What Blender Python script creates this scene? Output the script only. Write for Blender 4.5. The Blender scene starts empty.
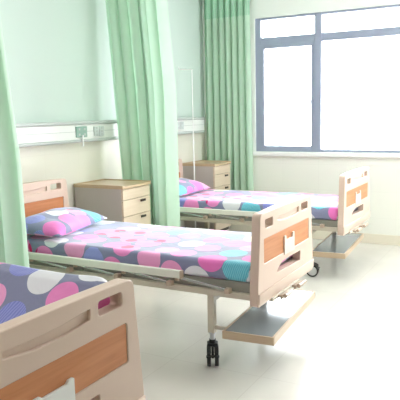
import bpy, bmesh, math, random
from mathutils import Vector, Matrix, noise

random.seed(7)
C = bpy.context.scene.collection
SC = bpy.context.scene

# ------------------------------------------------------------------ helpers
def link(o):
    C.objects.link(o)
    return o

def tag(o, label=None, cat=None, group=None, kind=None):
    if label: o['label'] = label
    if cat: o['category'] = cat
    if group: o['group'] = group
    if kind: o['kind'] = kind
    return o

def thing(name, label, cat, loc=(0, 0, 0), group=None):
    o = link(bpy.data.objects.new(name, None))
    o.empty_display_size = .1
    o.location = loc
    return tag(o, label, cat, group)

def obj(name, bm, mat, parent=None, smooth=False, label=None, angle=None):
    me = bpy.data.meshes.new(name)
    bm.normal_update()
    bm.to_mesh(me); bm.free()
    mats = mat if isinstance(mat, (list, tuple)) else [mat]
    for m in mats: me.materials.append(m)
    if smooth or angle:
        for p in me.polygons: p.use_smooth = True
        if angle: me.set_sharp_from_angle(angle=math.radians(angle))
    o = link(bpy.data.objects.new(name, me))
    if parent: o.parent = parent
    if label: o['label'] = label
    return o

def struct(name, bm, mat, parent=None):
    o = obj(name, bm, mat, parent)
    if not parent: o['kind'] = 'structure'
    return o

def BM(): return bmesh.new()

def box(bm, x0, x1, y0, y1, z0, z1, bev=0, seg=2, M=None, mi=0):
    T = Matrix.Translation(((x0+x1)/2, (y0+y1)/2, (z0+z1)/2)) @ Matrix.Diagonal((abs(x1-x0), abs(y1-y0), abs(z1-z0), 1))
    n0 = set(bm.faces)
    r = bmesh.ops.create_cube(bm, size=1, matrix=T)
    vs = r['verts']
    if bev:
        es = list({e for v in vs for e in v.link_edges})
        bmesh.ops.bevel(bm, geom=es, offset=bev, segments=seg, affect='EDGES', profile=.5)
    new = [f for f in bm.faces if f not in n0]
    for f in new: f.material_index = mi
    if M is not None:
        bmesh.ops.transform(bm, matrix=M, verts=list({v for f in new for v in f.verts}))
    return bm

def cyl(bm, p0, p1, r, r2=None, seg=16, caps=True, mi=0):
    p0 = Vector(p0); p1 = Vector(p1); d = p1-p0
    M = Matrix.Translation((p0+p1)/2) @ d.to_track_quat('Z', 'Y').to_matrix().to_4x4()
    n0 = set(bm.faces)
    bmesh.ops.create_cone(bm, cap_ends=caps, segments=seg, radius1=r, radius2=r if r2 is None else r2, depth=d.length, matrix=M)
    for f in bm.faces:
        if f not in n0: f.material_index = mi
    return bm

def bar(bm, p0, p1, w, h, bev=.003):
    """a rectangular bar from p0 to p1, w across (horizontal), h high"""
    p0 = Vector(p0); p1 = Vector(p1); d = p1-p0
    x = d.normalized(); z = Vector((0, 0, 1)); y = z.cross(x)
    if y.length < 1e-4: y = Vector((0, 1, 0))
    y.normalize(); z = x.cross(y)
    M = Matrix((x, y, z)).transposed().to_4x4(); M.translation = (p0+p1)/2
    return box(bm, -d.length/2, d.length/2, -w/2, w/2, -h/2, h/2, bev, 2, M)

def tube_path(bm, pts, r, seg=10):
    """round tube swept along a list of points"""
    pts = [Vector(p) for p in pts]
    rings = []
    up = Vector((0.31, .2, .93)).normalized()
    for i, p in enumerate(pts):
        t = (pts[min(i+1, len(pts)-1)] - pts[max(i-1, 0)]).normalized()
        a = t.cross(up).normalized(); b = t.cross(a)
        rings.append([bm.verts.new(p + r*(math.cos(k*2*math.pi/seg)*a + math.sin(k*2*math.pi/seg)*b)) for k in range(seg)])
    for A, B in zip(rings, rings[1:]):
        for k in range(seg):
            bm.faces.new((A[k], A[(k+1) % seg], B[(k+1) % seg], B[k]))
    bm.faces.new(rings[0]); bm.faces.new(rings[-1][::-1])
    return bm

def rrect(x0, x1, y0, y1, r, n=5):
    out = []
    for cx, cy, a0 in ((x1-r, y1-r, 0), (x0+r, y1-r, 90), (x0+r, y0+r, 180), (x1-r, y0+r, 270)):
        for k in range(n+1):
            a = math.radians(a0+90*k/n)
            out.append((cx+r*math.cos(a), cy+r*math.sin(a)))
    return out

def round_poly(pts, rs, n=6):
    """round the corners of a polygon"""
    out = []
    N = len(pts)
    for i, p in enumerate(pts):
        p = Vector(p); a = Vector(pts[i-1]); b = Vector(pts[(i+1) % N])
        r = rs[i] if isinstance(rs, (list, tuple)) else rs
        if r <= 0: out.append(tuple(p)); continue
        d1 = (a-p).normalized(); d2 = (b-p).normalized()
        ang = d1.angle(d2); t = min(r/math.tan(ang/2), (a-p).length*.48, (b-p).length*.48)
        s = p+d1*t; e = p+d2*t
        for k in range(n+1):
            u = k/n
            out.append(tuple(s*(1-u)**2 + p*2*u*(1-u) + e*u*u))
    return out

def plate(bm, outline, holes, x0, x1, bev=.004):
    """outline and holes in (y, z), extruded from x0 to x1"""
    cu = bpy.data.curves.new('outline', 'CURVE'); cu.dimensions = '2D'; cu.fill_mode = 'BOTH'
    cu.extrude = max((x1-x0)/2-bev, .0002); cu.bevel_depth = bev; cu.bevel_resolution = 2; cu.offset = -bev
    for loop in [outline]+list(holes):
        sp = cu.splines.new('POLY'); sp.points.add(len(loop)-1); sp.use_cyclic_u = True
        for q, p in zip(sp.points, loop): q.co = (p[0], p[1], 0, 1)
    co = link(bpy.data.objects.new('outline', cu))
    dg = bpy.context.evaluated_depsgraph_get(); dg.update()
    me = bpy.data.meshes.new_from_object(co.evaluated_get(dg))
    xc = (x0+x1)/2
    me.transform(Matrix(((0, 0, 1, xc), (1, 0, 0, 0), (0, 1, 0, 0), (0, 0, 0, 1))))
    bm.from_mesh(me)
    bpy.data.objects.remove(co); bpy.data.curves.remove(cu); bpy.data.meshes.remove(me)
    return bm

# ---------------------------------------------------------------- materials
def srgb(r, g, b):
    f = lambda c: (c/255/12.92) if c/255 <= .04045 else ((c/255+.055)/1.055)**2.4
    return (f(r), f(g), f(b), 1)

class NT:
    def __init__(s, name):
        s.m = bpy.data.materials.new(name); s.m.use_nodes = True
        s.t = s.m.node_tree; s.n = s.t.nodes; s.l = s.t.links
        s.b = s.n['Principled BSDF']; s.out = s.n['Material Output']
    def node(s, kind, **kw):
        nd = s.n.new(kind)
        for k, v in kw.items():
            if k.startswith('_'): nd.inputs[k[1:]].default_value = v
            else: setattr(nd, k, v)
        return nd
    def link(s, a, b): s.l.new(a, b)
    def math(s, op, a, b=None, clamp=False):
        nd = s.n.new('ShaderNodeMath'); nd.operation = op; nd.use_clamp = clamp
        for i, v in enumerate((a, b)):
            if v is None: continue
            if isinstance(v, (int, float)): nd.inputs[i].default_value = v
            else: s.link(v, nd.inputs[i])
        return nd.outputs[0]
    def mix(s, fac, a, b):
        nd = s.n.new('ShaderNodeMix'); nd.data_type = 'RGBA'
        for i, v in ((0, fac), (6, a), (7, b)):
            if isinstance(v, (int, float, tuple)): nd.inputs[i].default_value = v
            else: s.link(v, nd.inputs[i])
        return nd.outputs[2]
    def bump(s, h, strength=.2, dist=.01):
        nd = s.n.new('ShaderNodeBump'); nd.inputs['Strength'].default_value = strength; nd.inputs['Distance'].default_value = dist
        s.link(h, nd.inputs['Height']); s.link(nd.outputs[0], s.b.inputs['Normal'])

def plain(name, col, rough=.5, metal=0, var=.04, scale=6, spec=.5):
    t = NT(name)
    tc = t.node('ShaderNodeTexCoord')
    nz = t.node('ShaderNodeTexNoise', _Scale=scale, _Detail=3.0)
    t.link(tc.outputs['Object'], nz.inputs['Vector'])
    d = tuple(c*(1-var) for c in col[:3])+(1,); u = tuple(min(1, c*(1+var)) for c in col[:3])+(1,)
    t.link(t.mix(nz.outputs['Fac'], d, u), t.b.inputs['Base Color'])
    t.b.inputs['Roughness'].default_value = rough; t.b.inputs['Metallic'].default_value = metal
    t.b.inputs['Specular IOR Level'].default_value = spec
    return t.m

def wood(name, c0, c1, axis='Y', rough=.38):
    t = NT(name)
    tc = t.node('ShaderNodeTexCoord'); mp = t.node('ShaderNodeMapping')
    mp.inputs['Scale'].default_value = {'Y': (6, 1.2, 22), 'X': (1.2, 6, 22), 'Z': (14, 14, 1.4)}[axis]
    t.link(tc.outputs['Object'], mp.inputs['Vector'])
    nz = t.node('ShaderNodeTexNoise', _Scale=2.2, _Detail=5.0, _Distortion=.6)
    t.link(mp.outputs[0], nz.inputs['Vector'])
    rp = t.node('ShaderNodeValToRGB'); rp.color_ramp.elements[0].position = .3; rp.color_ramp.elements[1].position = .7
    rp.color_ramp.elements[0].color = c0; rp.color_ramp.elements[1].color = c1
    t.link(nz.outputs['Fac'], rp.inputs[0]); t.link(rp.outputs[0], t.b.inputs['Base Color'])
    t.b.inputs['Roughness'].default_value = rough
    return t.m

def floor_mat():
    t = NT('floor_tile')
    tc = t.node('ShaderNodeTexCoord')
    br = t.node('ShaderNodeTexBrick', offset=0.0, _Scale=1.0)
    br.inputs['Brick Width'].default_value = .6; br.inputs['Row Height'].default_value = .6
    br.inputs['Mortar Size'].default_value = .003; br.inputs['Mortar Smooth'].default_value = .3
    br.inputs['Color1'].default_value = FL1; br.inputs['Color2'].default_value = FL2
    br.inputs['Mortar'].default_value = FLM
    t.link(tc.outputs['Object'], br.inputs['Vector'])
    nz = t.node('ShaderNodeTexNoise', _Scale=2.5, _Detail=4.0)
    t.link(tc.outputs['Object'], nz.inputs['Vector'])
    mx = t.node('ShaderNodeMix', data_type='RGBA', blend_type='MULTIPLY'); mx.inputs[0].default_value = .12
    t.link(br.outputs['Color'], mx.inputs[6]); t.link(nz.outputs['Fac'], mx.inputs[7])
    t.link(mx.outputs[2], t.b.inputs['Base Color'])
    t.link(t.math('MULTIPLY_ADD', nz.outputs['Fac'], .1), t.b.inputs['Roughness'])
    t.n[-1].inputs[2].default_value = .2
    return t.m

def wall_mat(name, upper, lower, zline, horiz):
    """painted wall above, pale glazed tile below zline"""
    t = NT(name)
    tc = t.node('ShaderNodeTexCoord'); sp = t.node('ShaderNodeSeparateXYZ'); t.link(tc.outputs['Object'], sp.inputs[0])
    cb = t.node('ShaderNodeCombineXYZ'); t.link(sp.outputs[horiz], cb.inputs[0]); t.link(sp.outputs[2], cb.inputs[1])
    br = t.node('ShaderNodeTexBrick', offset=0.0, _Scale=1.0)
    br.inputs['Brick Width'].default_value = .45; br.inputs['Row Height'].default_value = .30
    br.inputs['Mortar Size'].default_value = .0025; br.inputs['Mortar Smooth'].default_value = .4
    br.inputs['Color1'].default_value = lower; br.inputs['Color2'].default_value = tuple(c*.985 for c in lower[:3])+(1,)
    br.inputs['Mortar'].default_value = tuple(c*.95 for c in lower[:3])+(1,)
    t.link(cb.outputs[0], br.inputs['Vector'])
    nz = t.node('ShaderNodeTexNoise', _Scale=40.0, _Detail=3.0); t.link(tc.outputs['Object'], nz.inputs['Vector'])
    up = t.math('GREATER_THAN', sp.outputs[2], zline)
    t.link(t.mix(up, br.outputs['Color'], upper), t.b.inputs['Base Color'])
    t.link(t.math('MULTIPLY_ADD', up, .35), t.b.inputs['Roughness']); t.n[-1].inputs[2].default_value = .3
    t.bump(nz.outputs['Fac'], .05, .004)
    return t.m

def fabric_mat(name, col, trans=.35, rough=.9, weave=True):
    t = NT(name)
    tc = t.node('ShaderNodeTexCoord')
    nz = t.node('ShaderNodeTexNoise', _Scale=9.0, _Detail=3.0); t.link(tc.outputs['Object'], nz.inputs['Vector'])
    c = t.mix(nz.outputs['Fac'], tuple(x*.95 for x in col[:3])+(1,), tuple(min(1, x*1.05) for x in col[:3])+(1,))
    t.link(c, t.b.inputs['Base Color']); t.b.inputs['Roughness'].default_value = rough
    t.b.inputs['Specular IOR Level'].default_value = .2
    tr = t.node('ShaderNodeBsdfTranslucent'); t.link(c, tr.inputs['Color'])
    mx = t.node('ShaderNodeMixShader'); mx.inputs[0].default_value = trans
    t.link(t.b.outputs[0], mx.inputs[1]); t.link(tr.outputs[0], mx.inputs[2]); t.link(mx.outputs[0], t.out.inputs['Surface'])
    return t.m

def mesh_mat(name, col):
    """open netting at the head of a curtain"""
    t = NT(name)
    tc = t.node('ShaderNodeTexCoord'); mp = t.node('ShaderNodeMapping'); mp.inputs['Scale'].default_value = (70, 70, 70)
    t.link(tc.outputs['UV'], mp.inputs['Vector'])
    vo = t.node('ShaderNodeTexVoronoi', feature='DISTANCE_TO_EDGE', _Randomness=.0, _Scale=1.0); t.link(mp.outputs[0], vo.inputs['Vector'])
    hole = t.math('GREATER_THAN', vo.outputs['Distance'], .34)
    t.b.inputs['Base Color'].default_value = col; t.b.inputs['Roughness'].default_value = .9
    tp = t.node('ShaderNodeBsdfTransparent')
    mx = t.node('ShaderNodeMixShader'); t.link(hole, mx.inputs[0]); t.link(t.b.outputs[0], mx.inputs[1]); t.link(tp.outputs[0], mx.inputs[2])
    t.link(mx.outputs[0], t.out.inputs['Surface'])
    return t.m

def dots_mat(name, scale=5.6, seed=(0, 0, 0)):
    """printed cotton: slate ground, big round dots in pinks, white, periwinkle and turquoise, some scribbled"""
    t = NT(name)
    tc = t.node('ShaderNodeTexCoord'); mp = t.node('ShaderNodeMapping'); mp.inputs['Location'].default_value = seed
    mp.inputs['Rotation'].default_value = (0, 0, .35)
    t.link(tc.outputs['UV'], mp.inputs['Vector'])
    V = mp.outputs[0]
    def layer(sc, off, rnd):
        ad = t.node('ShaderNodeVectorMath', operation='ADD'); ad.inputs[1].default_value = off; t.link(V, ad.inputs[0])
        vo = t.node('ShaderNodeTexVoronoi', voronoi_dimensions='2D', _Scale=sc, _Randomness=rnd); t.link(ad.outputs[0], vo.inputs['Vector'])
        sp = t.node('ShaderNodeSeparateColor'); t.link(vo.outputs['Color'], sp.inputs[0])
        return vo.outputs['Distance'], sp.outputs[0], sp.outputs[1], sp.outputs[2]
    ground = srgb(134, 137, 170)
    D, R, G, B = layer(scale, (0, 0, 0), .36)
    # dot colours
    rp = t.node('ShaderNodeValToRGB'); rp.color_ramp.interpolation = 'CONSTANT'
    cols = [(0, srgb(240, 140, 204)), (.29, srgb(232, 232, 240)), (.40, srgb(150, 156, 220)), (.52, srgb(243, 164, 213)),
            (.74, srgb(130, 208, 224)), (.84, srgb(234, 230, 208)), (.89, srgb(236, 120, 196))]
    e = rp.color_ramp.elements
    e[0].position, e[0].color = cols[0]; e[1].position, e[1].color = cols[1]
    for p, c in cols[2:]:
        k = e.new(p); k.color = c
    t.link(R, rp.inputs[0])
    dotc = rp.outputs[0]
    # scribbled stripes on the periwinkle and turquoise dots
    wv = t.node('ShaderNodeTexWave', _Scale=26.0, _Distortion=4.0, _Detail=2.0); wv.inputs['Detail Scale'].default_value = .6
    t.link(V, wv.inputs['Vector'])
    st = t.math('GREATER_THAN', wv.outputs['Fac'], .55)
    blue = t.math('MULTIPLY', t.math('GREATER_THAN', R, .40), t.math('LESS_THAN', R, .52))
    turq = t.math('MULTIPLY', t.math('GREATER_THAN', R, .74), t.math('LESS_THAN', R, .84))
    scr = t.math('MULTIPLY', t.math('MAXIMUM', blue, turq), st)
    dotc = t.mix(scr, dotc, t.mix(turq, srgb(124, 130, 204), srgb(84, 182, 208)))
    rad = t.math('MULTIPLY_ADD', G, .11); t.n[-1].inputs[2].default_value = .42
    mask = t.math('LESS_THAN', D, rad)
    col = t.mix(mask, ground, dotc)
    # small crimson discs, kept to the inside of the pink dots
    D2, R2, G2, B2 = layer(scale*1.15, (.37, .21, 0), .5)
    pink = t.math('MAXIMUM', t.math('LESS_THAN', R, .29), t.math('MULTIPLY', t.math('GREATER_THAN', R, .52), t.math('LESS_THAN', R, .74)))
    m2 = t.math('MULTIPLY', t.math('LESS_THAN', D2, .26), t.math('MULTIPLY', t.math('LESS_THAN', R2, .22), t.math('MULTIPLY', mask, pink)))
    col = t.mix(m2, col, srgb(214, 20, 110))
    t.link(col, t.b.inputs['Base Color'])
    t.b.inputs['Roughness'].default_value = .75; t.b.inputs['Sheen Weight'].default_value = .6; t.b.inputs['Sheen Roughness'].default_value = .4
    nz = t.node('ShaderNodeTexNoise', _Scale=7.0, _Detail=3.0, _Distortion=.8); t.link(tc.outputs['UV'], nz.inputs['Vector'])
    t.bump(nz.outputs['Fac'], .35, .02)
    return t.m

def glass_mat():
    t = NT('window_glass')
    tp = t.node('ShaderNodeBsdfTransparent'); tp.inputs[0].default_value = (.97, .98, .98, 1)
    gl = t.node('ShaderNodeBsdfGlossy', _Roughness=.02)
    fr = t.node('ShaderNodeFresnel', _IOR=1.45)
    mx = t.node('ShaderNodeMixShader'); t.link(fr.outputs[0], mx.inputs[0]); t.link(tp.outputs[0], mx.inputs[1]); t.link(gl.outputs[0], mx.inputs[2])
    t.link(mx.outputs[0], t.out.inputs['Surface'])
    t.n.remove(t.b)
    return t.m

FL1, FL2, FLM = srgb(222, 218, 210), srgb(220, 216, 208), srgb(211, 206, 198)
M = {}
FILL_LAMP = 8.0
M['floor'] = floor_mat()
MINT = srgb(196, 211, 203); CREAM = srgb(226, 224, 212)
M['wall_left'] = wall_mat('mint_paint_over_cream_tile', MINT, CREAM, 1.36, 1)
M['wall_back'] = wall_mat('pale_paint_over_cream_tile', srgb(236, 240, 234), srgb(238, 238, 230), 1.03, 0)
M['ceiling'] = plain('white_ceiling_paint', srgb(240, 241, 238), .9)
M['skirting'] = plain('cream_skirting_tile', srgb(230, 223, 206), .35)
M['sill'] = plain('white_stone_sill', srgb(238, 238, 236), .3)
M['alu'] = plain('grey_blue_aluminium', srgb(150, 158, 178), .45, .0)
M['glass'] = glass_mat()
M['abs'] = plain('pinkish_beige_plastic', srgb(213, 189, 174), .38, 0, .02)
M['wood_bed'] = wood('orange_wood_grain', srgb(186, 116, 70), srgb(204, 136, 90), 'Y')
M['frame'] = plain('beige_powder_coat', srgb(200, 190, 174), .4)
M['rail'] = plain('cream_rail_paint', srgb(228, 226, 216), .3, .1)
M['rod'] = plain('polished_steel_rod', srgb(205, 205, 205), .25, .8)
M['deck'] = plain('grey_deck_board', srgb(140, 138, 128), .6)
M['black'] = plain('black_caster_plastic', srgb(24, 26, 28), .4)
M['hub'] = plain('pale_grey_wheel_hub', srgb(206, 208, 208), .4)
M['steel'] = plain('brushed_steel', srgb(190, 192, 196), .28, .9)
M['tray'] = plain('glossy_grey_laminate_shelf', srgb(178, 186, 194), .14, .5, .02)
M['traytrim'] = plain('tan_tray_trim', srgb(190, 168, 142), .4)
M['card'] = plain('pale_pink_card_holder', srgb(226, 212, 203), .35)
M['paper'] = plain('white_card_sheet', srgb(232, 232, 230), .5)
M['crank'] = plain('tan_crank_plastic', srgb(188, 166, 148), .4)
M['cab_side'] = plain('warm_grey_laminate', srgb(188, 181, 175), .4)
M['cab_front'] = wood('pale_beige_laminate', srgb(208, 190, 166), srgb(216, 199, 177), 'Y', .4)
M['cab_top'] = wood('light_brown_top', srgb(190, 164, 132), srgb(200, 176, 144), 'Y', .35)
M['pull'] = plain('dark_metal_pull', srgb(70, 60, 54), .35, .6)
M['gap'] = plain('dark_carcass_gap', srgb(60, 54, 48), .7)
M['unit'] = plain('white_anodised_trunking', srgb(230, 233, 229), .4, .0)
M['unit_grey'] = plain('grey_trunking_edge', srgb(184, 190, 188), .4, .0)
M['socket_green'] = plain('grey_green_socket', srgb(142, 172, 160), .4)
M['socket_grey'] = plain('pale_grey_socket', srgb(196, 204, 202), .4)
M['curtain'] = fabric_mat('mint_curtain_cloth', srgb(202, 227, 207), .36)
M['net'] = mesh_mat('mint_netting', srgb(168, 212, 184))
M['white'] = plain('white_enamel', srgb(236, 238, 236), .3)

M['wood_door'] = plain('greige_panelled_wall', srgb(172, 166, 158), .6)
# --------------------------------------------------------------- the room
XL, XR, YF, YB, ZC = -2.42, 3.6, -4.9, 3.86, 3.0
WX0, WX1, WZ0, WZ1 = -1.71, 3.05, 1.045, 2.645      # window opening
bm = BM(); box(bm, XL-.2, XR+.2, YF-.2, YB+.3, -.12, 0); struct('floor', bm, M['floor'])
bm = BM(); box(bm, XL-.2, XR+.2, YF-.2, YB+.3, ZC, ZC+.12); struct('ceiling', bm, M['ceiling'])
bm = BM(); box(bm, XL-.2, XL, YF-.2, YB+.3, 0, ZC); struct('wall_left', bm, M['wall_left'])
SY0, SY1 = 2.0, 3.75                                                      # opening for the unseen side window, added for its light
bm = BM()
box(bm, XR, XR+.2, YF-.2, SY0, 0, ZC); box(bm, XR, XR+.2, SY1, YB+.3, 0, ZC)
box(bm, XR, XR+.2, SY0, SY1, 0, WZ0); box(bm, XR, XR+.2, SY0, SY1, WZ1, ZC)
struct('wall_right', bm, M['wall_back'])
bm = BM(); box(bm, XL, XR, YF-.2, YF, 0, ZC); struct('wall_front', bm, M['wood_door'])
bm = BM(); box(bm, 1.75, XR, .25, .37, 0, ZC); struct('wall_added_shade', bm, M['wall_back'])  # unseen stub, added to keep window light off the nearest footboard
bm = BM()
box(bm, XL, WX0, YB, YB+.2, 0, ZC); box(bm, WX1, XR, YB, YB+.2, 0, ZC)
box(bm, WX0, WX1, YB, YB+.2, 0, WZ0); box(bm, WX0, WX1, YB, YB+.2, WZ1, ZC)
struct('wall_back', bm, M['wall_back'])
bm = BM(); box(bm, XL+.012, XR, YB-.012, YB, 0, .115, .004); struct('baseboard_back', bm, M['skirting'])
bm = BM(); box(bm, XL, XL+.012, YF, YB, 0, .115, .004); struct('baseboard_left', bm, M['skirting'])
bm = BM(); box(bm, WX0-.03, WX1+.03, YB-.05, YB+.03, WZ0-.05, WZ0-.002, .006); struct('trim_1', bm, M['sill'])

# windows: fixed frame, casements, big fixed lights, a row of top lights; built along local x, outside at +y
def window(name, length, mull, casements, loc, rot):
    win = link(bpy.data.objects.new(name, None)); win['kind'] = 'structure'
    win.location = loc; win.rotation_euler = (0, 0, rot)
    d0, d1 = .02, .09
    def bit(nm, x0, x1, y0, y1, z0, z1, mat, bev=.004, par=None):
        bm = BM(); box(bm, x0, x1, y0, y1, z0, z1, bev); return obj(nm, bm, mat, par or win)
    bit('window_frame', 0, .07, d0, d1, WZ0, WZ1, M['alu']); bit('window_frame', length-.07, length, d0, d1, WZ0, WZ1, M['alu'])
    bit('window_frame', .07, length-.07, d0, d1, WZ0, WZ0+.03, M['alu']); bit('window_frame', .07, length-.07, d0, d1, WZ1-.025, WZ1, M['alu'])
    for a, b in mull: bit('mullion', a, b, d0-.012, d1, WZ0, WZ1, M['alu'], .005)
    edges = [.07]+[v for ab in mull for v in ab]+[length-.07]
    for i in range(0, len(edges), 2):
        a, b = edges[i], edges[i+1]
        bit('transom', a, b, d0+.004, d1, 2.325, 2.415, M['alu'])
        bit('glass_pane', a, b, d0+.03, d0+.036, WZ0+.03, 2.325, M['glass'], 0)
        bit('glass_pane', a, b, d0+.03, d0+.036, 2.415, WZ1-.025, M['glass'], 0)
        if i//2 in casements:
            x0, x1, z0, z1, t = a-.008, b+.008, WZ0+.02, 2.332, .05
            bm = BM()
            box(bm, x0, x0+t, d0-.004, d1-.02, z0, z1, .004); box(bm, x1-t, x1, d0-.004, d1-.02, z0, z1, .004)
            box(bm, x0+t, x1-t, d0-.004, d1-.02, z0, z0+t, .004); box(bm, x0+t, x1-t, d0-.004, d1-.02, z1-t, z1, .004)
            s = obj('casement_sash', bm, M['alu'], win)
            bm = BM(); box(bm, x1-.045, x1-.02, d0-.03, d0-.003, 1.62, 1.66, .003); box(bm, x1-.04, x1-.025, d0-.04, d0-.026, 1.55, 1.66, .003)
            obj('sash_handle', bm, M['alu'], s)
window('window_1', WX1-WX0, [(a-WX0, b-WX0) for a, b in ((-.962, -.880), (.93, 1.015), (2.2, 2.285))], (0, 3), (WX0, YB, 0), 0)
window('window_added', SY1-SY0, [(.84, .925)], (0,), (XR, SY1, 0), -math.pi/2)  # unseen window, added to light the room from the right

# --------------------------------------------------------------- the beds
BW, BL = .923, 2.19        # width of the end boards, outer face to outer face

def board(parent, name, card_top=None, dz=0.0, lower_hole=True):
    """moulded end board, its detailed side towards +x at x=0"""
    w = BW
    zt = .957+dz; zb = .42
    top = []
    for k in range(13):
        u = k/12; top.append((w-.02-u*(w-.04), zt+.007*math.sin(math.pi*u)))
    pts = [(-.022, zb), (w+.022, zb)]+[(w+.022, zb+.1), (w-.008, zb+.4)]+top+[(.008, zb+.4), (-.022, zb+.1)]
    rs = [.02, .02, .05, .05, .07]+[.0]*11+[.085, .05, .05]
    outl = round_poly(pts, rs)
    hh = [rrect(.085, .205, .866+dz, .918+dz, .012), rrect(w-.222, w-.092, .876+dz, .926+dz, .012)]
    low = [round_poly([(.24, .562), (.68, .545), (.69, .612), (.36, .612)], .012)] if lower_hole else []
    rec = [round_poly([(.285, .885+dz), (.285, .905+dz), (.40, .900+dz), (.52, .902+dz), (.66, .915+dz), (.655, .878+dz), (.53, .868+dz), (.40, .870+dz)], .006)]
    pan = [rrect(.068, w-.068, .66+dz, .806+dz, .01)]
    t = .055
    bm = BM()
    plate(bm, outl, hh+low, -t, -.013, .005)
    plate(bm, outl, hh+low+rec+pan, -.0165, 0, .004)
    box(bm, 0, .008, -.021, w+.021, .44, .50, .004)                       # stiffening ledge
    b = obj(name, bm, M['abs'], parent, angle=40)
    for x0, x1 in ((-.0135, -.004), (-t-.004, -t+.002)):
        bm = BM(); plate(bm, rrect(.069, w-.069, .661+dz, .805+dz, .01), [], x0, x1, .0015)
        obj('wood_panel', bm, M['wood_bed'], b)
    if card_top:
        c = card_top; nd = .01 if c < .73 else .03
        bm = BM()
        plate(bm, round_poly([(.385, .645), (.56, .645), (.56, c), (.535, c), (.525, c-nd), (.42, c-nd), (.41, c), (.385, c)], .006), [], -.006, .006, .002)
        obj('card_holder', bm, M['paper'] if c < .73 else M['card'], b)
    return b

def caster(parent, x, y, ang, top):
    """twin-wheel swivel caster under a leg, axle turned by ang"""
    R = Matrix.Translation((x, y, 0)) @ Matrix.Rotation(ang, 4, 'Z')     # axle along local x, trail along local -y
    bm = BM()
    cyl(bm, (0, 0, .15), (0, 0, top), .016, seg=14)
    cyl(bm, (0, 0, .195), (0, 0, .205), .022, seg=14)
    bmesh.ops.transform(bm, matrix=R, verts=bm.verts)
    c = obj('caster', bm, M['steel'], parent, angle=40)
    bm = BM()
    box(bm, -.034, .034, -.035, .03, .118, .138, .008, 3)
    cyl(bm, (0, 0, .135), (0, 0, .158), .021, seg=14)
    box(bm, -.008, .008, -.05, .012, .05, .125, .004)
    for s in (-1, 1):
        # mudguard following the tyre
        pr = []
        for k in range(9):
            a = math.radians(20+k*15)
            pr.append((-.034+.066*math.cos(a), .0585+.066*math.sin(a)))
        for k in range(8):
            p, q = pr[k], pr[k+1]
            bar(bm, (s*.023, p[0], p[1]), (s*.023, q[0], q[1]), .026, .005, 0)
    box(bm, -.04, .04, -.098, -.07, .075, .083, .003)                     # brake pedal
    bmesh.ops.transform(bm, matrix=R, verts=bm.verts)
    obj('fork', bm, M['black'], c)
    for s in (-1, 1):
        bm = BM()
        xs = s*.024
        # tyre: lathe profile about the axle
        prof = [(-.012, .043), (-.012, .054), (-.009, .0575), (.009, .0575), (.012, .054), (.012, .043)]
        n = 28; rings = []
        for k in range(n):
            a = 2*math.pi*k/n
            rings.append([bm.verts.new((xs+px, -.034+pr_*math.cos(a), .0585+pr_*math.sin(a))) for px, pr_ in prof])
        for k in range(n):
            A, B = rings[k], rings[(k+1) % n]
            for j in range(6): bm.faces.new((A[j], A[(j+1) % 6], B[(j+1) % 6], B[j]))
        bmesh.ops.recalc_face_normals(bm, faces=bm.faces)
        bmesh.ops.transform(bm, matrix=R, verts=bm.verts)
        wl = obj('wheel', bm, M['black'], c, angle=40)
        bm = BM()
        cyl(bm, (xs-.011, -.034, .0585), (xs+.011, -.034, .0585), .0445, seg=28)
        cyl(bm, (xs-.014, -.034, .0585), (xs+.014, -.034, .0585), .012, seg=14)
        bmesh.ops.transform(bm, matrix=R, verts=bm.verts)
        obj('hub', bm, M['hub'], wl, angle=40)
    return c

def side_rail(parent, y, sgn):
    """collapsed guard rail: thick top bar, folding rods, pivot blocks; sgn -1 near side, +1 far side"""
    yo = y+sgn*.038
    bm = BM()
    box(bm, -2.0, -.50, yo-.016, yo+.016, .545, .593, .006, 3)
    g = obj('guard_rail', bm, M['rail'], parent)
    for x in (-.503, -2.01):
        bm = BM(); box(bm, x, x+.013, yo-.0175, yo+.0175, .543, .595, .005); obj('end_cap', bm, M['crank'], g)
    yr = y+sgn*.02
    for x in (-.54, -.94, -1.34, -1.74):
        bm = BM(); bar(bm, (x, yr, .545), (x+.345, yr, .503), .010, .016, .003)
        obj('folding_rod', bm, M['rod'], g)
        bm = BM(); box(bm, x+.325, x+.36, y-.008 if sgn > 0 else yr-.012, yr+.012 if sgn > 0 else y+.008, .482, .513, .004)
        obj('pivot_block', bm, M['crank'], g)
        bm = BM(); box(bm, x-.012, x+.012, yr-.01, yr+.01, .522, .552, .003)
        obj('pivot_block', bm, M['crank'], g)
    return g

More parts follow.
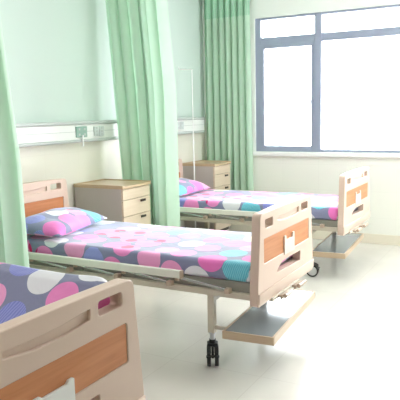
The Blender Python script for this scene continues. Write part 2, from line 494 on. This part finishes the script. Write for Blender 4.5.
def make_bed(loc, label, foot_caster_ang, card_top=.765, shelf_dx=0.0):
    t = thing('hospital_bed', label, 'bed', loc, 'ward beds with beige end boards')
    w = BW
    # main frame
    for y in (.028, w-.028):
        bm = BM(); box(bm, -BL-.02, -.05, y-.02, y+.02, .447, .485, .004); obj('side_beam', bm, M['frame'], t)
    for x in (-BL+.1, -1.7, -1.15, -.62, -.1):
        bm = BM(); box(bm, x-.02, x+.02, .045, w-.045, .45, .482, .003); obj('cross_beam', bm, M['frame'], t)
    # mattress deck in hinged sections
    for a, b in ((-2.12, -1.32), (-1.31, -1.0), (-.99, -.61), (-.60, -.06)):
        bm = BM(); box(bm, a, b, .03, w-.03, .482, .545, .006); obj('deck_section', bm, M['deck'], t)
    board(t, 'footboard', card_top)
    h = board(t, 'headboard', None, .045, False)
    h.location.x = -BL
    # legs and casters
    for (x, y, ang) in ((-.34, .05, foot_caster_ang), (-.34, w-.05, foot_caster_ang+.9), (-1.86, .05, .4), (-1.86, w-.05, -.7)):
        bm = BM(); box(bm, x-.022, x+.022, y-.02, y+.02, .2, .45, .004)
        l = obj('leg', bm, M['frame'], t)
        caster(t, x, y, ang, .205)
    for x in (-.34, -1.86):
        bm = BM(); box(bm, x-.018, x+.018, .06, w-.06, .40, .435, .003); obj('crossbar', bm, M['frame'], t)
    # guard rails
    side_rail(t, .0, -1); side_rail(t, w, 1)
    # shoe shelf slung below the footboard
    a = math.radians(4.5)
    R = Matrix.Translation((-.22+shelf_dx, -.055, 0)) @ Matrix.Rotation(a, 4, 'Z')
    SH0, SH1 = .218, .262
    bm = BM(); box(bm, .012, .305, .012, .965, SH0+.008, SH1-.002, .002, 2, R)
    s = obj('shelf', bm, M['tray'], t)
    for q in ((0, .318, 0, .014), (0, .318, .963, .977), (.304, .318, .014, .963), (0, .013, .014, .963)):
        bm = BM(); box(bm, q[0], q[1], q[2], q[3], SH0-.004, SH1+.001, .003, 2, R)
        obj('shelf_trim', bm, M['traytrim'], s)
    for y in (.05, w-.05):
        bm = BM(); box(bm, -.33, -.21+shelf_dx, y-.009, y+.009, .226, .248, .002); obj('shelf_bracket', bm, M['frame'], s)
    # folding cranks under the foot end
    bm = BM(); box(bm, -.10, .012, .17, .64, .405, .428, .004)
    cb = obj('crank_mount', bm, M['frame'], t)
    for y in (.26, .50):
        bm = BM()
        cyl(bm, (-.08, y, .417), (.035, y, .417), .009, seg=12)
        box(bm, .028, .044, y-.02, y+.12, .404, .428, .004)
        cyl(bm, (.044, y+.105, .417), (.052, y+.105, .417), .012, seg=12)
        k = obj('crank', bm, M['crank'], t, angle=40)
        bm = BM(); cyl(bm, (.058, y-.01, .424), (.058, y+.11, .424), .0135, seg=14)
        obj('crank_grip', bm, M['crank'], k, angle=40)
    return t

# axle direction: near caster of the middle bed seen edge-on, of the far bed seen face-on
FOOT_X = {1: .11, 2: 0.0, 3: -.12}
FOOT_Y = {1: -2.29, 2: 0.0, 3: 2.175}
make_bed((FOOT_X[1], FOOT_Y[1], 0), 'nearest hospital bed at lower left, only its beige footboard in view', .5, .724)
make_bed((FOOT_X[2], FOOT_Y[2], 0), 'middle hospital bed between the two others, beige end boards with orange panels', .49)
make_bed((FOOT_X[3], FOOT_Y[3], 0), 'farthest hospital bed, closest to the bright window', 1.75, shelf_dx=-.075)

# ---------------------------------------------------------- mattresses, pillows
def mattress(loc, L, W, T, label, mat, seed):
    bm = BM()
    box(bm, -L, 0, 0, W, 0, T, .028, 4)
    for k in range(1, 42):
        bmesh.ops.bisect_plane(bm, geom=bm.verts[:]+bm.edges[:]+bm.faces[:], plane_co=(-L*k/42, 0, 0), plane_no=(1, 0, 0))
    for k in range(1, 18):
        bmesh.ops.bisect_plane(bm, geom=bm.verts[:]+bm.edges[:]+bm.faces[:], plane_co=(0, W*k/18, 0), plane_no=(0, 1, 0))
    bmesh.ops.bisect_plane(bm, geom=bm.verts[:]+bm.edges[:]+bm.faces[:], plane_co=(0, 0, T*.5), plane_no=(0, 0, 1))
    uv = bm.loops.layers.uv.new('UVMap')
    bm.normal_update()
    for f in bm.faces:
        for lp in f.loops:
            x, y, z = lp.vert.co
            u, v = x, y
            drop = max(0, T-.012-z)
            if y < .014: v = -drop
            elif y > W-.014: v = W+drop
            if x > -.014: u = drop
            elif x < -L+.014: u = -L-drop
            lp[uv].uv = (u, v)
    for v in bm.verts:
        if v.co.z > .012:
            n = noise.noise(Vector((v.co.x*2.2+seed, v.co.y*2.6, 0)))*.006 + noise.noise(Vector((v.co.x*7+seed, v.co.y*5, 3)))*.0025
            if v.co.z > T-.03: v.co.z += n
            e = noise.noise(Vector((v.co.x*5, seed, v.co.z*9)))*.003
            if v.co.y < .03 or v.co.y > W-.03: v.co.y += e
    o = obj('mattress', bm, mat, None, smooth=True)
    o.location = loc
    return tag(o, label, 'mattress', 'dotted mattresses on the ward beds')

NEAR = dots_mat('dotted_cotton_near', 6.6, (.31, 1.7, 0))
mattress((-.065+FOOT_X[1], FOOT_Y[1]+.025, .5452), 2.02, .875, .118, 'dotted mattress on the nearest bed, low behind its footboard', NEAR, 3)
mattress((-.065, .025, .5452), 2.02, .875, .118, 'dotted mattress on the middle bed, in full view', dots_mat('dotted_cotton_middle', 5.2, (5.9, 2.6, 0)), 11)
mattress((-.065+FOOT_X[3], FOOT_Y[3]+.025, .5452), 2.02, .875, .118, 'dotted mattress on the farthest bed near the window', dots_mat('dotted_cotton_far', 5.2, (4.1, 3.3, 0)), 19)

def pillow(loc, rot, sx, sy, T, label, mat, seed):
    bm = BM(); n = 26
    uv = bm.loops.layers.uv.new('UVMap')
    grid = {}
    for side in (1, -1):
        for i in range(n+1):
            for j in range(n+1):
                if side < 0 and (i in (0, n) or j in (0, n)): grid[side, i, j] = grid[1, i, j]; continue
                u = -1+2*i/n; v = -1+2*j/n
                h = ((1-abs(u)**2.6)*(1-abs(v)**3.2))**.55 if abs(u) < 1 and abs(v) < 1 else 0
                pin = 1-.055*(1-abs(v)**2)*abs(u)**3; pin2 = 1-.04*(1-abs(u)**2)*abs(v)**3
                z = side*h*T/2*(1 if side > 0 else .42)
                x = u*sx/2*pin; y = v*sy/2*pin2
                if side > 0: z += h*(noise.noise(Vector((x*7+seed, y*6, side)))*.016+noise.noise(Vector((x*16+seed, y*13, side)))*.006)
                grid[side, i, j] = bm.verts.new((x, y, z))
        for i in range(n):
            for j in range(n):
                q = [grid[side, i, j], grid[side, i+1, j], grid[side, i+1, j+1], grid[side, i, j+1]]
                f = bm.faces.new(q if side > 0 else q[::-1])
                for lp in f.loops: lp[uv].uv = (lp.vert.co.x, lp.vert.co.y+(0 if side > 0 else 3))
    o = obj('pillow', bm, mat, None, smooth=True)
    o.location = loc; o.rotation_euler = rot
    return tag(o, label, 'pillow', 'dotted pillows at the bed heads')

PM = dots_mat('dotted_pillowcase', 5.8, (1.2, 5.1, 0))
pillow((-1.83, .385, .718), (0, math.radians(5), math.radians(12)), .44, .79, .19, 'plump dotted pillow on the middle bed, below its wood headboard', PM, 5)
pillow((-2.05, 2.52, .718), (0, math.radians(5), math.radians(0)), .44, .72, .21, 'dotted pillow on the farthest bed, beside the long green curtain', dots_mat('dotted_pillowcase_far', 5.8, (7.2, 2.1, 0)), 9)

def quilt(loc, L, label, mat):
    """thick quilt heaped in a long ridge; cross-section in (y, z), run along -x"""
    sec = round_poly([(.30, 0), (.30, .02), (.54, .045), (.765, .272), (.815, .288), (.855, .26), (.865, .05), (.855, 0)], [.0, .01, .12, .04, .03, .03, .02, .0], 7)
    bm = BM(); uv = bm.loops.layers.uv.new('UVMap')
    arc = [0]
    for a, b in zip(sec, sec[1:]): arc.append(arc[-1]+(Vector(b)-Vector(a)).length)
    n = 60; G = []
    for k in range(n+1):
        x = -L*k/n
        e = min(1, min(k, n-k)/1.5); pin = .94+.06*math.sin(e*math.pi/2)
        row = []
        for (y, z) in sec:
            w_ = noise.noise(Vector((x*3, y*3, z*3)))*.010+noise.noise(Vector((x*9, y*6, z*6)))*.003
            row.append(bm.verts.new((x, .60+(y-.60)*pin, max(0, z*pin+(w_ if z > .03 else 0)))))
        G.append(row)
    m_ = len(sec)
    for k in range(n):
        for j in range(m_):
            f = bm.faces.new((G[k][j], G[k+1][j], G[k+1][(j+1) % m_], G[k][(j+1) % m_]))
            for lp, (kk, jj) in zip(f.loops, ((k, j), (k+1, j), (k+1, j+1), (k, j+1))):
                lp[uv].uv = (-L*kk/n, arc[jj] if jj < m_ else arc[-1]+.85)
    for row in (G[0], G[-1]):
        f = bm.faces.new(row)
        for lp in f.loops: lp[uv].uv = (lp.vert.co.y, lp.vert.co.z+5)
    bmesh.ops.recalc_face_normals(bm, faces=bm.faces)
    o = obj('quilt', bm, mat, None, smooth=True, angle=55)
    o.location = loc
    return tag(o, label, 'quilt')
quilt((-.068+FOOT_X[1], FOOT_Y[1]+.035, .674), 1.9, 'thick dotted quilt heaped on the nearest bed, its top level with the footboard', NEAR)

# ------------------------------------------------------------ bedside cabinets
def cabinet(loc, D, W, H, label):
    """loc = back near floor corner; front faces +x"""
    t = thing('bedside_cabinet', label, 'cabinet', loc, 'bedside cabinets against the head wall')
    bm = BM()
    box(bm, 0, D-.02, 0, .018, .06, H-.03, .002); box(bm, 0, D-.02, W-.018, W, .06, H-.03, .002)
    box(bm, 0, .012, .018, W-.018, .06, H-.03); box(bm, .0, D-.02, .018, W-.018, .06, .078)
    obj('carcass', bm, M['cab_side'], t)
    bm = BM(); box(bm, .012, D-.025, .018, W-.018, .078, H-.035); obj('interior', bm, M['gap'], t)
    bm = BM()
    box(bm, -.003, D+.008, -.008, W+.008, H-.03, H-.006, .004)
    for q in ((-.003, D+.008, -.008, .006), (-.003, D+.008, W-.006, W+.008), (-.003, .012, .006, W-.006)):
        box(bm, q[0], q[1], q[2], q[3], H-.008, H+.004, .002)
    obj('top', bm, M['cab_top'], t)
    bm = BM(); box(bm, .03, D-.05, .03, W-.03, 0, .06, .002); obj('plinth', bm, M['gap'], t)
    z = H-.036
    for k, h in enumerate((.10, .15, .17, .36)):
        bm = BM(); box(bm, D-.022, D, .003, W-.003, z-h+.005, z, .003)
        d = obj('drawer' if k < 3 else 'door', bm, M['cab_front'], t)
        if k:
            bm = BM()
            box(bm, D-.002, D+.02, W*.66-.012, W*.66+.012, z-.034, z-.016, .003)
            box(bm, D+.014, D+.024, W*.66-.04, W*.66+.04, z-.036, z-.014, .004)
            obj('handle', bm, M['pull'], d)
        z -= h
    return t
cabinet((XL+.016, 1.25, 0), .55, .44, .905, 'grey sided bedside cabinet with tan drawers, just beyond the middle bed')
cabinet((XL+.016, 3.25, 0), .43, .43, .932, 'pale bedside cabinet in the far corner, behind the thin white pole')

# ----------------------------------------------------------- wall service panel
t = thing('medical_wall_panel', 'long white service trunking with sockets along the head wall', 'wall panel', (XL, 0, 0))
bm = BM(); box(bm, .0, .07, -3.4, 3.72, 1.315, 1.452, .006); obj('trunking', bm, M['unit'], t)
bm = BM(); box(bm, .0, .085, -3.4, 3.72, 1.452, 1.482, .01, 3); obj('top_edge', bm, M['unit_grey'], t)
bm = BM(); box(bm, .0, .08, -3.4, 3.72, 1.288, 1.316, .008, 3); obj('bottom_edge', bm, M['unit_grey'], t)
bm = BM(); box(bm, .07, .074, -3.38, 3.7, 1.385, 1.389); obj('cover_seam', bm, M['unit_grey'], t)
def socket(y, z0, z1, w, mat, keys):
    bm = BM(); box(bm, .068, .086, y-w/2, y+w/2, z0, z1, .004)
    s = obj('socket', bm, mat, t)
    bm = BM()
    for r in range(keys[0]):
        for c in range(keys[1]):
            yy = y-w/2+w*(c+.5)/keys[1]; zz = z0+(z1-z0)*(r+.5)/keys[0]
            box(bm, .086, .089, yy-.012, yy+.012, zz-.010, zz+.010, .002)
    obj('socket_holes', bm, M['unit_grey'] if mat is not M['unit_grey'] else M['gap'], s)
socket(1.315, 1.335, 1.435, .15, M['socket_green'], (2, 2))
socket(1.535, 1.335, 1.43, .07, M['socket_grey'], (3, 1)); socket(1.612, 1.335, 1.43, .07, M['socket_grey'], (3, 1))
for y in (2.985, 3.065, 3.145): socket(y, 1.345, 1.435, .07, M['socket_grey'], (2, 1))
bm = BM(); box(bm, .088, .096, 1.305, 1.325, 1.25, 1.345, .003); cyl(bm, (.092, 1.315, 1.34), (.092, 1.315, 1.355), .01, seg=12)
obj('hook', bm, M['white'], t)

# ------------------------------------------------------------------ IV pole
t = thing('drip_stand', 'thin white drip pole with a short top arm beside the farthest bed head', 'drip stand', (-2.20, 3.165, 0))
bm = BM(); cyl(bm, (0, 0, .05), (0, 0, 1.2), .008, seg=14); obj('lower_pole', bm, M['white'], t, angle=40)
bm = BM(); cyl(bm, (0, 0, 1.2), (0, 0, 2.03), .006, seg=14); obj('upper_pole', bm, M['white'], t, angle=40)
bm = BM(); cyl(bm, (0, 0, 1.17), (0, 0, 1.21), .011, seg=14); obj('collar', bm, M['white'], t, angle=40)
bm = BM(); tube_path(bm, [(.012, 0, 2.03), (0, 0, 2.035), (-.10, 0, 2.04), (-.165, 0, 2.045), (-.175, 0, 2.06), (-.178, 0, 2.075)], .006); obj('hook_arm', bm, M['white'], t, smooth=True)
bm = BM()
cyl(bm, (0, 0, .04), (0, 0, .09), .024, seg=14)
for a in (180, 60, -60):
    c, s = math.cos(math.radians(a)), math.sin(math.radians(a))
    k = .055 if a != 180 else .13
    bar(bm, (0, 0, .055), (k*c, k*s, .02), .022, .018, .003)
    cyl(bm, (k*c, k*s, 0), (k*c, k*s, .03), .014, seg=12)
obj('base', bm, M['white'], t)

# ----------------------------------------------------------------- curtains
def curtain(path, z0, z1, pleat, amp, label, net_from=None, flare=None, seed=0, track=None):
    """gathered cloth along path; pleat = fold length along the path; flare(u, t) -> extra (dx, dy)"""
    t = thing('curtain', label, 'curtain', (path[0][0], path[0][1], 0), 'green ward curtains')
    P = [Vector(p) for p in path]
    L = [0]
    for a, b in zip(P, P[1:]): L.append(L[-1]+(b-a).length)
    tot = L[-1]
    def at(s):
        for i in range(len(P)-1):
            if s <= L[i+1] or i == len(P)-2:
                k = (s-L[i])/(L[i+1]-L[i]); return P[i].lerp(P[i+1], k), (P[i+1]-P[i]).normalized()
    rnd = random.Random(seed)
    n = int(tot/pleat*16); rows = 36
    ph = []; a = 0
    while len(ph) <= n:
        sp = 2*math.pi/16*rnd.uniform(.7, 1.35)
        for _ in range(16): ph.append(a); a += sp
    am = [1+.45*noise.noise(Vector((k/16*1.3, seed, 0))) for k in range(n+1)]
    zsplit = net_from if net_from else z1
    def build(za, zb, rows, nm, mat):
        bm = BM(); uv = bm.loops.layers.uv.new('UVMap')
        G = []
        for r in range(rows+1):
            z = za+(zb-za)*r/rows; tt = (z1-z)/(z1-z0)
            row = []
            for k in range(n+1):
                u = k/n
                p, d = at(u*tot); nrm = Vector((-d.y, d.x))
                drift = .5*noise.noise(Vector((k/16*.6, z*.5, seed)))*tt
                off = amp*am[k]*math.sin(ph[k]+drift)*(.75+.35*tt)
                off += .25*amp*math.sin(ph[k]*2.3+1+seed)*tt
                side = .55*amp*math.cos(ph[k]*2+drift)*.5+.3*amp*math.cos(ph[k]+drift)
                q = p+nrm*off+d*side
                if flare:
                    fx, fy = flare(u, tt); q = q+Vector((fx, fy))
                row.append(bm.verts.new((q.x-path[0][0], q.y-path[0][1], z)))
            G.append(row)
        for r in range(rows):
            for k in range(n):
                f = bm.faces.new((G[r][k], G[r][k+1], G[r+1][k+1], G[r+1][k]))
                for lp, (rr, kk) in zip(f.loops, ((r, k), (r, k+1), (r+1, k+1), (r+1, k))):
                    lp[uv].uv = (kk/16*pleat*1.6, za+(zb-za)*rr/rows)
        return obj(nm, bm, mat, t, smooth=True)
    build(z0, zsplit, rows, 'cloth', M['curtain'])
    if net_from: build(net_from, z1, 8, 'net_header', M['net'])
    tr = track or path
    bm = BM()
    for a, b in zip(tr, tr[1:]):
        bar(bm, (a[0]-path[0][0], a[1]-path[0][1], z1+.018), (b[0]-path[0][0], b[1]-path[0][1], z1+.018), .03, .03, .002)
    obj('track', bm, M['white'], t)
    return t

curtain([(-2.37, -.60), (-1.9, -.63), (-1.5, -.60), (-1.335, -.60)], .33, 2.955, .115, .056,
        'green ward curtain at the left edge, nearest of the three curtains', flare=lambda u, t: ((.10+.075*t)*u*min(1, t*1.6), 0), seed=3)
curtain([(-2.385, 1.74), (-2.2, 1.80), (-2.0, 1.86), (-1.87, 1.80), (-1.73, 1.765)], .33, 2.955, .11, .062,
        'green ward curtain bunched between the middle bed cabinet and the farthest bed', flare=lambda u, t: (.10*u*min(1, t*2.2)+.10*t*(1-u), .10*t*(1-u)), seed=8)
curtain([(-2.375, 3.79), (-2.1, 3.785), (-1.74, 3.785)], .2, 2.955, .105, .035,
        'green curtain with a netted header hanging in the corner next to the window', net_from=2.68, flare=lambda u, t: (.03*u*t, 0), seed=5)

# ------------------------------------------------------------ unseen ceiling lights, added as fill
M['fill_lamp'] = NT('added_fill_diffuser').m
_b = M['fill_lamp'].node_tree.nodes['Principled BSDF']; _b.inputs['Base Color'].default_value = (.9, .9, .9, 1)
_b.inputs['Emission Color'].default_value = (1, .98, .94, 1); _b.inputs['Emission Strength'].default_value = FILL_LAMP
for x, y, lab in ((-.7, -2.6, 'added square white fill light, out of view above the nearest bed'), (-.2, 1.2, 'added square white fill light, out of view above the middle bed')):
    t = thing('added_ceiling_light', lab, 'added light', (x, y, ZC), 'added fill lights')
    bm = BM(); box(bm, -.32, .32, -.32, .32, -.05, 0, .008); obj('housing', bm, M['white'], t)
    bm = BM(); box(bm, -.29, .29, -.29, .29, -.056, -.049); obj('diffuser', bm, M['fill_lamp'], t)

# -------------------------------------------------------------- light, camera
w = bpy.data.worlds.new('overcast_sky'); SC.world = w; w.use_nodes = True
bg = w.node_tree.nodes['Background']; bg.inputs[0].default_value = (.96, .985, 1.0, 1); bg.inputs[1].default_value = 9.0

def area(name, loc, rot, sx, sy, e, col=(1, 1, 1), portal=False):
    l = bpy.data.lights.new(name, 'AREA'); l.shape = 'RECTANGLE'; l.size = sx; l.size_y = sy; l.energy = e; l.color = col
    if portal: l.cycles.is_portal = True
    o = link(bpy.data.objects.new(name, l)); o.location = loc; o.rotation_euler = rot
    return o
area('added_window_portal', (XR+.22, (SY0+SY1)/2, (WZ0+WZ1)/2), (0, math.radians(90), 0), WZ1-WZ0, SY1-SY0, 1, portal=True)
area('window_portal', ((WX0+WX1)/2, YB+.22, (WZ0+WZ1)/2), (math.radians(-90), 0, 0), WX1-WX0, WZ1-WZ0, 1, portal=True)

cam = bpy.data.cameras.new('camera'); co = link(bpy.data.objects.new('camera', cam)); SC.camera = co
F, PITCH, YAW, ROLL = 609.6, 8.1431, -28.9611, 1.2654
cam.sensor_width = 36; cam.lens = F/400*36; cam.clip_start = .05
ya, pi_, ro = map(math.radians, (YAW, PITCH, ROLL))
fw = Vector((math.sin(ya)*math.cos(pi_), math.cos(ya)*math.cos(pi_), -math.sin(pi_)))
rt = Vector((math.cos(ya), -math.sin(ya), 0)); up = rt.cross(fw)
R2 = rt*math.cos(ro)-up*math.sin(ro); U2 = up*math.cos(ro)+rt*math.sin(ro)
m = Matrix((R2, U2, -fw)).transposed().to_4x4(); m.translation = (1.3484, -3.1201, 1.5357)
co.matrix_world = m

SC.view_settings.view_transform = 'Standard'; SC.view_settings.look = 'None'
SC.view_settings.gamma = 1; SC.view_settings.use_curve_mapping = False
SC.view_settings.exposure = 1.22
cy = SC.cycles
cy.use_denoising = True; cy.max_bounces = 12; cy.diffuse_bounces = 8; cy.glossy_bounces = 6; cy.transparent_max_bounces = 16
